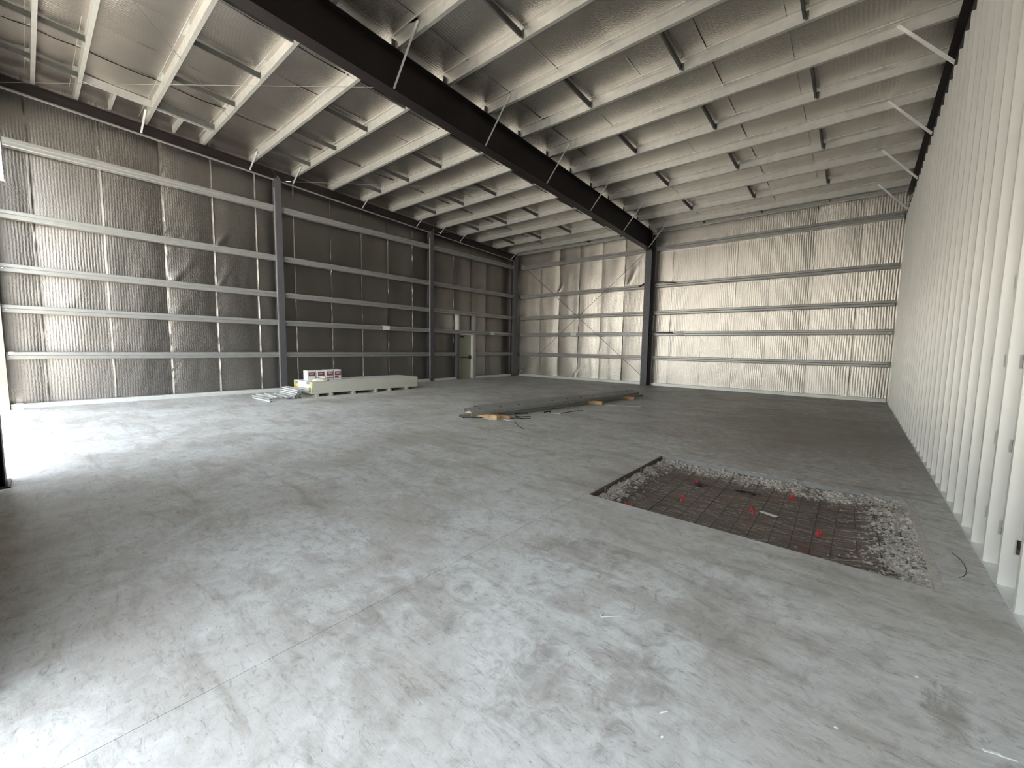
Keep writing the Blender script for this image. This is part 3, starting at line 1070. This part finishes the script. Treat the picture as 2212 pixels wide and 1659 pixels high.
bank_mesh(lambda a, t: (PX0 + 0.03 + a * (PX1 - PX0 - 0.08), PY1 - 0.03 - t * 0.30, bank_z(PX0 + 0.03 + a * (PX1 - PX0 - 0.08), PY1 - 0.03 - t * 0.30, t, 1)), 230, 26)
bank_mesh(lambda a, t: (PX0 + 0.024 + t * 0.24, PY0 + 0.01 + a * (PY1 - PY0 - 0.05), bank_z(PX0 + 0.024 + t * 0.24, PY0 + 0.01 + a * (PY1 - PY0 - 0.05), t, 1)), 190, 22)
bank_mesh(lambda a, t: (PX1 - 0.052 - t * 0.40, PY0 + 0.01 + a * (PY1 - PY0 - 0.05), bank_z(PX1 - 0.052 - t * 0.40, PY0 + 0.01 + a * (PY1 - PY0 - 0.05), t, 1)), 190, 34)

# wire mesh
wm = empty('wire_mesh', ((PX0 + PX1) / 2, (PY0 + PY1) / 2, -0.1))
x = PX0 + 0.09
i = 0
while x < PX1 - 0.1:
    yy = [PY0 + 0.02 + (PY1 - PY0 - 0.12) * t / 14 for t in range(15)]
    sk = 0.10 * (random.random() - 0.5)
    MB().tube([(x + sk * (t - 7) / 14, q, max(pit_z(x, q) + 0.003, -0.105) + 0.018 * noise.noise(Vector((x * 4, q * 2.5, 8)))) for t, q in enumerate(yy)], 0.0032 if i % 3 else 0.0050, 5).build('wire', 'rebar', wm)
    x += 0.150
    i += 1
y = PY0 + 0.10
while y < PY1 - 0.12:
    xx = [PX0 + 0.04 + (PX1 - PX0 - 0.10) * t / 16 for t in range(17)]
    MB().tube([(q, y + 0.02 * noise.noise(Vector((q * 2, y * 3, 1))), max(pit_z(q, y) + 0.003, -0.103) + 0.018 * noise.noise(Vector((q * 4, y * 2.5, 8)))) for q in xx], 0.0030, 5).build('wire', 'rebar', wm)
    y += 0.152
tag(wm, 'rusty wire reinforcing mesh lying in the floor pit', 'wire mesh')

# rubble
def rock_mesh(name, mat, seed, r):
    mb = MB()
    import bmesh
    bm = bmesh.new()
    bmesh.ops.create_icosphere(bm, subdivisions=1, radius=r)
    for v in bm.verts:
        n = noise.noise(v.co / r * 1.3 + Vector((seed * 7.1, seed, 0)))
        v.co *= 1 + 0.45 * n
        v.co.z *= 0.7
    me = bpy.data.meshes.new(name)
    bm.to_mesh(me)
    bm.free()
    me.materials.append(M[mat])
    return me


rocks = [rock_mesh('concrete_chunk', 'rubble', k, 0.030) for k in range(6)]
spots = []
for k in range(90):
    r = random.random()
    if r < 0.34:
        spots.append((random.uniform(PX0 + 0.3, PX1 - 0.1), PY1 - 0.06 - abs(random.gauss(0, 0.10))))
    elif r < 0.55:
        spots.append((PX0 + 0.06 + abs(random.gauss(0, 0.09)), random.uniform(PY0 + 0.1, PY1 - 0.1)))
    else:
        spots.append((PX1 - 0.08 - abs(random.gauss(0, 0.16)), random.uniform(PY0 + 0.08, PY1 - 0.08)))
for k, (x, y) in enumerate(spots):
    s = random.uniform(0.45, 1.15)
    o = link_copy(rocks[k % 6], 'concrete_chunk', (x, y, pit_z(x, y) + 0.008 * s))
    o.rotation_euler = (random.uniform(-0.5, 0.5), random.uniform(-0.5, 0.5), random.uniform(0, 6.28))
    o.scale = (s, s * random.uniform(0.7, 1.2), s)
    tag(o, 'chunk of broken concrete along the rim of the floor pit', 'rubble', 'broken concrete in the floor pit')
# crumbs too small to count
cr_ = MB()
for k in range(4500):
    r = random.random()
    if r < 0.33:
        x, y = random.uniform(PX0 + 0.1, PX1 - 0.05), PY1 - 0.035 - abs(random.gauss(0, 0.12))
    elif r < 0.52:
        x, y = PX0 + 0.03 + abs(random.gauss(0, 0.10)), random.uniform(PY0 + 0.02, PY1 - 0.04)
    elif r < 0.97:
        x, y = PX1 - 0.06 - abs(random.gauss(0, 0.17)), random.uniform(PY0 + 0.02, PY1 - 0.04)
    else:
        x, y = random.uniform(PX0, PX1), random.uniform(PY0, PY1)
    if not (PX0 + 0.02 < x < PX1 - 0.05 and PY0 + 0.01 < y < PY1 - 0.03):
        continue
    s = 0.003 + 0.017 * random.random() ** 2.5
    z = pit_z(x, y) + s * 0.3
    q = random.uniform(0, 6.28)
    vs_ = [(x + s * math.cos(q + t) * random.uniform(0.7, 1.2), y + s * math.sin(q + t) * random.uniform(0.7, 1.2), z + s * random.uniform(-0.1, 0.3)) for t in (0, 1.57, 3.14, 4.71)]
    vs_ += [(x + random.uniform(-s, s) * 0.4, y + random.uniform(-s, s) * 0.4, z + s * random.uniform(0.5, 0.9)), (x, y, z - 0.6 * s)]
    cr_.add(vs_, [(0, 1, 4), (1, 2, 4), (2, 3, 4), (3, 0, 4), (1, 0, 5), (2, 1, 5), (3, 2, 5), (0, 3, 5)])
o = cr_.build('gravel', 'rubble', org=((PX0 + PX1) / 2, (PY0 + PY1) / 2, -0.13))
o['kind'] = 'stuff'
tag(o, 'fine concrete crumbs and gravel banked along the edges of the floor pit', 'gravel')
# straw-like debris strands
sd = MB()
for k in range(300):
    x, y = random.uniform(PX0 + 0.15, PX1 - 0.25), random.uniform(PY0 + 0.05, PY1 - 0.2)
    a = random.gauss(0.05, 0.35)
    L = random.uniform(0.05, 0.22)
    pts = [(x + L * t * math.cos(a) / 3, y + L * t * math.sin(a) / 3) for t in range(4)]
    pts = [(px_, py_) for px_, py_ in pts if px_ < PX1 - 0.08]
    if len(pts) > 1:
        sd.tube([(px_, py_, pit_z(px_, py_) + 0.004 + 0.004 * random.random()) for px_, py_ in pts], 0.0014, 3)
o = sd.build('debris_strands', 'wood_pale', org=((PX0 + PX1) / 2, (PY0 + PY1) / 2, -0.13))
o['kind'] = 'stuff'
tag(o, 'pale straw-like debris strands scattered over the soil of the floor pit', 'debris')

# red rebar chairs
def chair_parts(o, x, y, z, a):
    mb = MB()
    for k in range(3):
        t = a + k * 2.094
        mb.bar((x, y, z + 0.045), (x + 0.033 * math.cos(t), y + 0.033 * math.sin(t), z - 0.005), 0.016, 0.007)
    mb.build('legs', 'red', o)
    cp = MB()
    cp.tube([(x, y, z + 0.040), (x, y, z + 0.052)], 0.017, 8)
    cp.bar((x - 0.014, y, z + 0.05), (x - 0.014, y, z + 0.072), 0.007, 0.02, up=(0, 1, 0))
    cp.bar((x + 0.014, y, z + 0.05), (x + 0.014, y, z + 0.072), 0.007, 0.02, up=(0, 1, 0))
    cp.build('saddle', 'red', o)


chairs = [((-1.73, 3.99), 'nearest the left corner of the pit'), ((-1.373, 4.64), 'left of the pit centre'),
          ((-1.43, 5.36), 'at the far edge beside a dark hole'), ((-0.715, 4.79), 'in the middle of the pit beside a white tag'),
          ((-0.44, 5.47), 'at the far edge right of the dark holes'), ((-0.146, 4.56), 'right of the pit centre in red soil')]
for (x, y), nm in chairs:
    z = pit_z(x, y) + 0.004
    o = empty('rebar_chair', (x, y, z))
    chair_parts(o, x, y, z, random.random() * 3)
    tag(o, 'small red plastic rebar chair ' + nm, 'rebar chair', 'red rebar chairs in the pit')
o = MB().bar((-0.64, 4.76, -0.088), (-0.49, 4.70, -0.086), 0.045, 0.003).build('paper_tag', 'white', org=(-0.565, 4.73, -0.088))
tag(o, 'small white paper tag lying in the middle of the floor pit', 'tag')
for (x, y, rx, ry, nm) in ((-1.36, 5.30, 0.09, 0.05, 'left'), (-0.88, 5.43, 0.15, 0.06, 'right')):
    mb = MB()
    n = 14
    vs_ = [(x + rx * math.cos(6.283 * k / n) * (1 + 0.2 * math.sin(k * 2.3)), y + ry * math.sin(6.283 * k / n), pit_z(x, y) + 0.018) for k in range(n)] + [(x, y, pit_z(x, y) - 0.03)]
    mb.add(vs_, [(k, (k + 1) % n, n) for k in range(n)])
    mb.build('torn_hole', 'black', pit)

# ------------------------------------------------------------------ drywall pallet and things on it
SX0, SX1, SY0, SY1 = -13.24, -12.03, 5.30, 9.02
sk = empty('drywall_stack', ((SX0 + SX1) / 2, (SY0 + SY1) / 2, 0.085))
nb = 22
bh = 0.0158
board = MB().box(-(SX1 - SX0) / 2, (SX1 - SX0) / 2, -(SY1 - SY0) / 2, (SY1 - SY0) / 2, 0, bh * 0.80)
bmesh_ = board.mesh('board', 'gypsum')
btop = board.mesh('board', 'gypsum_top')
for k in range(nb):
    link_copy(bmesh_ if k < nb - 1 else btop, 'board', ((SX0 + SX1) / 2 + random.uniform(-0.006, 0.006), (SY0 + SY1) / 2 + random.uniform(-0.010, 0.010), 0.088 + k * bh), sk)
ST = 0.088 + nb * bh
ew = MB().box(SX0 + 0.03, SX1 - 0.02, SY0 - 0.016, SY0 - 0.012, 0.24, ST - 0.005)
ewo = ew.build('end_wrap', 'paper', sk)
for (xa, xb, za, zb2, mt) in ((SX0 + 0.0, SX0 + 0.09, 0.20, ST, 'yellow'), (SX1 - 0.12, SX1 - 0.01, 0.28, ST, 'yellow'), (SX1 - 0.05, SX1 - 0.0, 0.10, 0.24, 'yellow'),
                              (SX0 + 0.10, SX0 + 0.27, 0.33, ST - 0.02, 'green_print'), (SX1 - 0.34, SX1 - 0.15, 0.36, ST - 0.01, 'green_print'),
                              (SX1 - 0.20, SX1 - 0.06, 0.14, 0.27, 'green_print'), (SX0 + 0.06, SX0 + 0.24, 0.24, 0.32, 'yellow')):
    MB().box(xa, xb, SY0 - 0.021, SY0 - 0.017, za, zb2).build('printed_patch', mt, ewo)
tag(sk, 'tall stack of grey-green drywall boards on pale wooden blocks by the left wall', 'drywall')
for k, y in enumerate((5.38, 5.80, 6.52, 7.30, 7.82, 8.50)):
    o = MB().prism([(0, 0), (0.09, 0), (0.075, 0.086), (0.015, 0.086)], lambda p, q, a: (a, y + p, q), SX0 + 0.05, SX1 + 0.06).build('wooden_block', 'wood_pale', org=((SX0 + SX1) / 2, y, 0))
    tag(o, 'pale wooden block under the drywall stack, %s from its labelled end' % ORD[k], 'block', 'blocks under the drywall')

bx0, bx1 = -12.88, -12.60
for k, y in enumerate((5.42, 5.70, 5.97, 6.23)):
    o = empty('carton', ((bx0 + bx1) / 2, y + 0.12, ST))
    dx = random.uniform(-0.012, 0.012)
    z1 = ST + 0.295 + (0.012 if k > 1 else 0)
    yb = y + 0.235
    cb = MB().box(bx0 + dx, bx1 + dx, y, yb, ST, z1).build('body', 'white', o)
    MB().box(bx1 + dx, bx1 + dx + 0.003, y + 0.03, yb - 0.01, ST + 0.13, z1 - 0.05).build('print_panel', 'maroon', cb)
    MB().box(bx1 + dx + 0.003, bx1 + dx + 0.005, y + 0.06, yb - 0.05, ST + 0.175, z1 - 0.075).build('print_mark', 'maroon_lt', cb)
    MB().box(bx1 + dx, bx1 + dx + 0.003, y + 0.03, yb - 0.01, ST + 0.045, ST + 0.065).build('print_stripe', 'maroon', cb)
    MB().box(bx1 + dx, bx1 + dx + 0.003, y + 0.03, y + (0.15 if k == 3 else 0.2), ST + 0.075, ST + (0.115 if k == 3 else 0.09)).build('print_stripe', 'maroon', cb)
    MB().box(bx0 + dx + 0.05, bx1 + dx - 0.05, y - 0.003, y, ST + 0.06, ST + 0.24).build('side_label', 'paper', cb)
    tag(o, 'white carton with maroon print on the drywall stack, %s' % ('leftmost of four' if k == 0 else 'second from left' if k == 1 else 'third from left' if k == 2 else 'rightmost of four'), 'carton', 'cartons on the drywall')

bag = MB()


def bagf(s, t):
    a = s * 2 * math.pi
    r = 1 - 0.12 * t - 0.35 * t ** 3
    k = 1 + 0.22 * noise.noise(Vector((math.cos(a) * 2, math.sin(a) * 2, t * 2)))
    return (-12.27 + 0.17 * r * k * math.cos(a), 5.66 + 0.25 * r * k * math.sin(a), ST + 0.002 + 0.085 * t * (1 + 0.3 * noise.noise(Vector((math.cos(a), math.sin(a), 3)))))


bag.grid(24, 8, bagf)
n0 = len(bag.v)
bag.add([(-12.27, 5.66, ST + 0.10)], [])
bag.f += [(8 * 25 + i, 8 * 25 + i + 1, n0) for i in range(24)]
bag.smooth = True
bo = empty('plastic_bag', (-12.27, 5.66, ST))
bag.build('body', 'cream', bo)
MB().tube([(-12.30, 5.60, ST + 0.08), (-12.28, 5.68, ST + 0.115), (-12.22, 5.76, ST + 0.10)], 0.018, 6).build('twisted_neck', 'cream', bo)
tag(bo, 'crumpled cream plastic bag on the drywall stack in front of the cartons', 'bag')
o = MB().box(-12.52, -12.50, 5.42, 5.58, ST, ST + 0.12)
o.box(-12.50, -12.47, 5.42, 5.58, ST, ST + 0.008)
o = o.build('folded_paper', 'paper', org=(-12.4, 5.5, ST))
tag(o, 'folded white paper standing beside the cream bag', 'paper')

# loose steel studs beside the stack
sprof = thick([(-0.03, 0.035), (-0.046, 0.035), (-0.046, 0.0), (0.046, 0.0), (0.046, 0.035), (0.03, 0.035)], 0.004)
sprof_dn = [(p, 0.045 - q) for p, q in sprof][::-1]
pile = [((-13.25, 4.16), (-12.05, 4.20), 0.0), ((-13.55, 4.36), (-12.42, 4.42), 0.0), ((-12.75, 4.02), (-11.62, 4.06), 0.0),
        ((-13.25, 4.58), (-12.25, 4.60), 0.0), ((-13.30, 4.72), (-12.02, 4.70), 0.0), ((-13.1, 4.44), (-11.95, 4.34), 0.05), ((-13.0, 4.66), (-11.8, 4.55), 0.05),
        ((-13.15, 4.86), (-11.92, 4.80), 0.0), ((-13.2, 4.98), (-12.0, 4.93), 0.0), ((-13.1, 4.84), (-11.90, 4.78), 0.05), ((-13.25, 4.96), (-11.98, 4.92), 0.05),
        ((-13.12, 4.86), (-11.86, 4.80), 0.10), ((-13.22, 4.98), (-11.96, 4.93), 0.10), ((-13.15, 4.90), (-11.84, 4.84), 0.15), ((-13.25, 5.02), (-12.0, 5.00), 0.15),
        ((-13.2, 4.94), (-11.90, 4.88), 0.20), ((-13.3, 5.08), (-12.15, 5.06), 0.20)]
for k, (a, b_, z) in enumerate(pile):
    o = MB().sweep(sprof_dn, (*a, z + 0.002), (*b_, z + 0.002)).build('loose_stud', 'galv_lt', org=((a[0] + b_[0]) / 2, (a[1] + b_[1]) / 2, z))
    tag(o, 'short bright steel stud in the loose pile left of the drywall stack', 'stud', 'loose studs by the drywall')

# ------------------------------------------------------------------ channel beams on the floor
def channel_beam(a, b_, w, h, z, label, holes, tilt=0.0):
    """C channel lying web up, square holes punched in the web"""
    a, b_ = Vector((*a, z)), Vector((*b_, z))
    d = (b_ - a).normalized()
    s = Vector((-d.y, d.x, 0))
    L = (b_ - a).length
    o = empty('channel_beam', tuple((a + b_) / 2))
    T = 0.005

    def P(t, p, q):
        pp = p + w / 2
        return a + d * t + s * (-w / 2 + pp * math.cos(tilt) - q * math.sin(tilt)) + Vector((0, 0, q * math.cos(tilt) + pp * math.sin(tilt)))

    def slab(mb, t0, t1, p0, p1, q0, q1):
        vs_ = [P(t0, p0, q0), P(t1, p0, q0), P(t1, p1, q0), P(t0, p1, q0), P(t0, p0, q1), P(t1, p0, q1), P(t1, p1, q1), P(t0, p1, q1)]
        mb.add(vs_, [(3, 2, 1, 0), (4, 5, 6, 7), (0, 1, 5, 4), (1, 2, 6, 5), (2, 3, 7, 6), (3, 0, 4, 7)])

    wb = MB()
    if holes:
        ts = [0.0]
        t = 0.32
        while t < L - 0.2:
            slab(wb, ts[-1], t - 0.035, -0.03, 0.03, h - T, h)
            ts.append(t + 0.035)
            t += 0.585
        slab(wb, ts[-1], L, -0.03, 0.03, h - T, h)
        slab(wb, 0, L, -w / 2, -0.03, h - T, h)
        slab(wb, 0, L, 0.03, w / 2, h - T, h)
    else:
        slab(wb, 0, L, -w / 2, w / 2, h - T, h)
    wb.build('web', 'galv_dk', o)
    for sg in (-1, 1):
        fb = MB()
        slab(fb, 0, L, sg * w / 2 - T / 2, sg * w / 2 + T / 2, 0, h)
        slab(fb, 0, L, min(sg * w / 2, sg * (w / 2 - 0.02)), max(sg * w / 2, sg * (w / 2 - 0.02)), 0, T)
        fb.build('flange', 'galv_dk', o)
    tag(o, label, 'channel beam')
    return o


channel_beam((-6.20, 5.93), (-5.37, 12.55), 0.27, 0.08, 0.094, 'long dull steel channel with square punched holes leaning in front on wooden blocks', True, 0.25)
channel_beam((-6.56, 6.55), (-6.06, 10.25), 0.20, 0.11, 0.092, 'shorter plain steel channel lying behind the punched channel', False)
channel_beam((-6.50, 6.02), (-6.42, 6.56), 0.14, 0.06, 0.0, 'short steel channel offcut at the near end of the long channels', False)
channel_beam((-6.14, 6.9), (-5.34, 13.0), 0.14, 0.06, 0.0, 'steel channel on the floor under the punched channel', False)
for (a, b_, w, h, z, mt, nm) in (((-6.75, 6.46), (-5.72, 6.38), 0.10, 0.09, 0, 'wood', 'thick yellow lumber block under the near end of the channels'),
                                 ((-6.6, 6.66), (-5.62, 6.66), 0.06, 0.06, 0, 'wood_red', 'thin reddish lumber strip behind the thick near block'),
                                 ((-6.30, 10.16), (-5.24, 10.13), 0.10, 0.09, 0, 'wood', 'yellow lumber block under the middle of the channels'),
                                 ((-5.95, 11.92), (-5.04, 11.80), 0.10, 0.09, 0, 'wood_red', 'reddish lumber block under the far end of the channels')):
    o = MB().bar((*a, z + h / 2 + 0.001), (*b_, z + h / 2 + 0.001), w, h).build('lumber_block', mt, org=((a[0] + b_[0]) / 2, (a[1] + b_[1]) / 2, z))
    tag(o, nm, 'lumber')


def strip(pts, w, mat, name, label, cat, group=None, t=0.008):
    mb = MB()
    for a, b_ in zip(pts[:-1], pts[1:]):
        mb.bar((*a, t / 2 + 0.001), (*b_, t / 2 + 0.001), w, t)
    o = mb.build(name, mat, org=(pts[0][0], pts[0][1], 0))
    return tag(o, label, cat, group)


strip([(-6.07, 6.36), (-5.83, 6.27), (-5.73, 6.42)], 0.035, 'white', 'metal_offcut', 'bent white metal offcut in front of the near lumber block', 'offcut')
strip([(-5.70, 6.52), (-5.38, 6.49)], 0.05, 'teal', 'metal_offcut', 'pale teal metal strip at the end of the near lumber block', 'offcut')
strip([(-5.47, 7.95), (-5.20, 7.98)], 0.05, 'teal', 'metal_offcut', 'pale teal strip with a dark wire loop beside the channels', 'offcut')
strip([(-5.80, 9.05), (-5.62, 9.02)], 0.03, 'white', 'metal_offcut', 'small white offcut lying near the middle of the channels, left one', 'offcut')
strip([(-5.66, 9.22), (-5.55, 9.08)], 0.04, 'white', 'metal_offcut', 'small white offcut lying near the middle of the channels, right one', 'offcut')
strip([(-5.22, 10.20), (-4.80, 10.34), (-4.34, 10.55)], 0.035, 'teal', 'metal_offcut', 'long pale teal strip pointing away from the middle lumber block', 'offcut')


def wire(pts, r, mat, label, cat='strap', name='strap'):
    o = MB().tube([(x, y, r + 0.001 + dz) for x, y, dz in pts], r, 5).build(name, mat, org=(pts[0][0], pts[0][1], 0))
    return tag(o, label, cat)


loop = [(-5.52 + 0.20 * math.cos(t) + 0.04, 6.90 + 0.13 * math.sin(t), 0.02 + 0.02 * math.sin(t * 2)) for t in [k * 0.45 for k in range(13)]]
wire([(-5.68, 6.72, 0)] + loop, 0.007, 'black', 'black strap curled in a loop beside the near lumber block')
wire([(-5.33, 6.47, 0), (-5.25, 6.36, 0.01), (-5.05, 6.20, 0), (-4.74, 5.99, 0)], 0.006, 'black', 'dark wire trailing from the pale teal strip toward the camera', 'wire', 'wire')
wire([(-6.43, 6.00, 0), (-6.32, 6.10, 0.01), (-6.22, 6.20, 0), (-6.12, 6.30, 0)], 0.008, 'black', 'dark strap lying in front of the near channel end')
wire([(-5.47, 7.93, 0.005), (-5.60, 8.15, 0.02), (-5.72, 8.40, 0.02), (-5.65, 8.55, 0)], 0.006, 'strut', 'thin dark wire bent behind the pale teal strip', 'wire', 'wire')
wire([(-5.20, 8.00, 0.005), (-5.17, 8.40, 0.01), (-5.10, 8.83, 0)], 0.008, 'strut', 'thin dark rod running from the pale teal strip to the right', 'rod', 'rod')
wire([(-5.58, 7.84, 0), (-5.52, 7.92, 0.02), (-5.50, 8.0, 0)], 0.014, 'black', 'small black scrap lying left of the dark wire', 'scrap', 'scrap')
wire([(-5.96, 7.22, 0), (-5.88, 7.30, 0.01), (-5.86, 7.42, 0)], 0.009, 'black', 'bent black scrap on the floor beside the punched channel', 'scrap', 'scrap')
wire([(-5.83, 7.42, 0), (-5.77, 7.46, 0)], 0.013, 'black', 'tiny black scrap right of the bent black scrap', 'scrap', 'scrap')

# litter near the camera
wire([(-1.03, 2.09, 0), (-1.035, 2.06, 0), (-1.015, 2.045, 0.006), (-0.985, 2.08, 0.004), (-0.94, 2.135, 0)], 0.0022, 'white', 'thin white wire curl on the floor before the pit', 'wire', 'wire')
for (x, y, a, L, w, nm) in ((-0.523, 1.667, 0.9, 0.036, 0.006, 'white sliver on the floor nearest the bottom centre'), (0.515, 2.338, 0.3, 0.05, 0.010, 'white paper shred at the lower right, larger piece'),
                            (0.556, 2.344, 0.2, 0.05, 0.006, 'white paper shred at the lower right, twisted piece'), (0.331, 2.665, 0.4, 0.012, 0.008, 'white fleck on the floor left of the right wall'),
                            (-0.487, 1.549, 1.0, 0.010, 0.007, 'white fleck below the white sliver'), (0.044, 2.067, 0.1, 0.012, 0.007, 'white fleck in the lower right centre of the floor')):
    o = MB().bar((x - L / 2 * math.cos(a), y - L / 2 * math.sin(a), 0.003), (x + L / 2 * math.cos(a), y + L / 2 * math.sin(a), 0.005), w, 0.003).build('litter', 'white', org=(x, y, 0))
    tag(o, nm, 'litter')
wire([(0.62 + 0.10 * math.cos(t), 4.35 + 0.28 * math.sin(t), 0) for t in [-1.2 + k * 0.3 for k in range(8)]], 0.002, 'black', 'thin dark wire arc on the floor right of the pit', 'wire', 'wire')

# rocks outside the left doorway
rk_m = [rock_mesh('rock', 'rock', 20 + k, 0.10) for k in range(4)]
for k in range(16):
    o = link_copy(rk_m[k % 4], 'rock', (-12.4 - 0.28 * (k % 8) + random.uniform(-.05, .05), -0.62 - 0.3 * (k // 8), -0.07))
    o.rotation_euler = (0, 0, random.uniform(0, 6))
    s = random.uniform(0.6, 1.3)
    o.scale = (s, s, s)
    tag(o, 'tan rock on the ground just outside the left doorway', 'rock', 'rocks outside the left doorway')
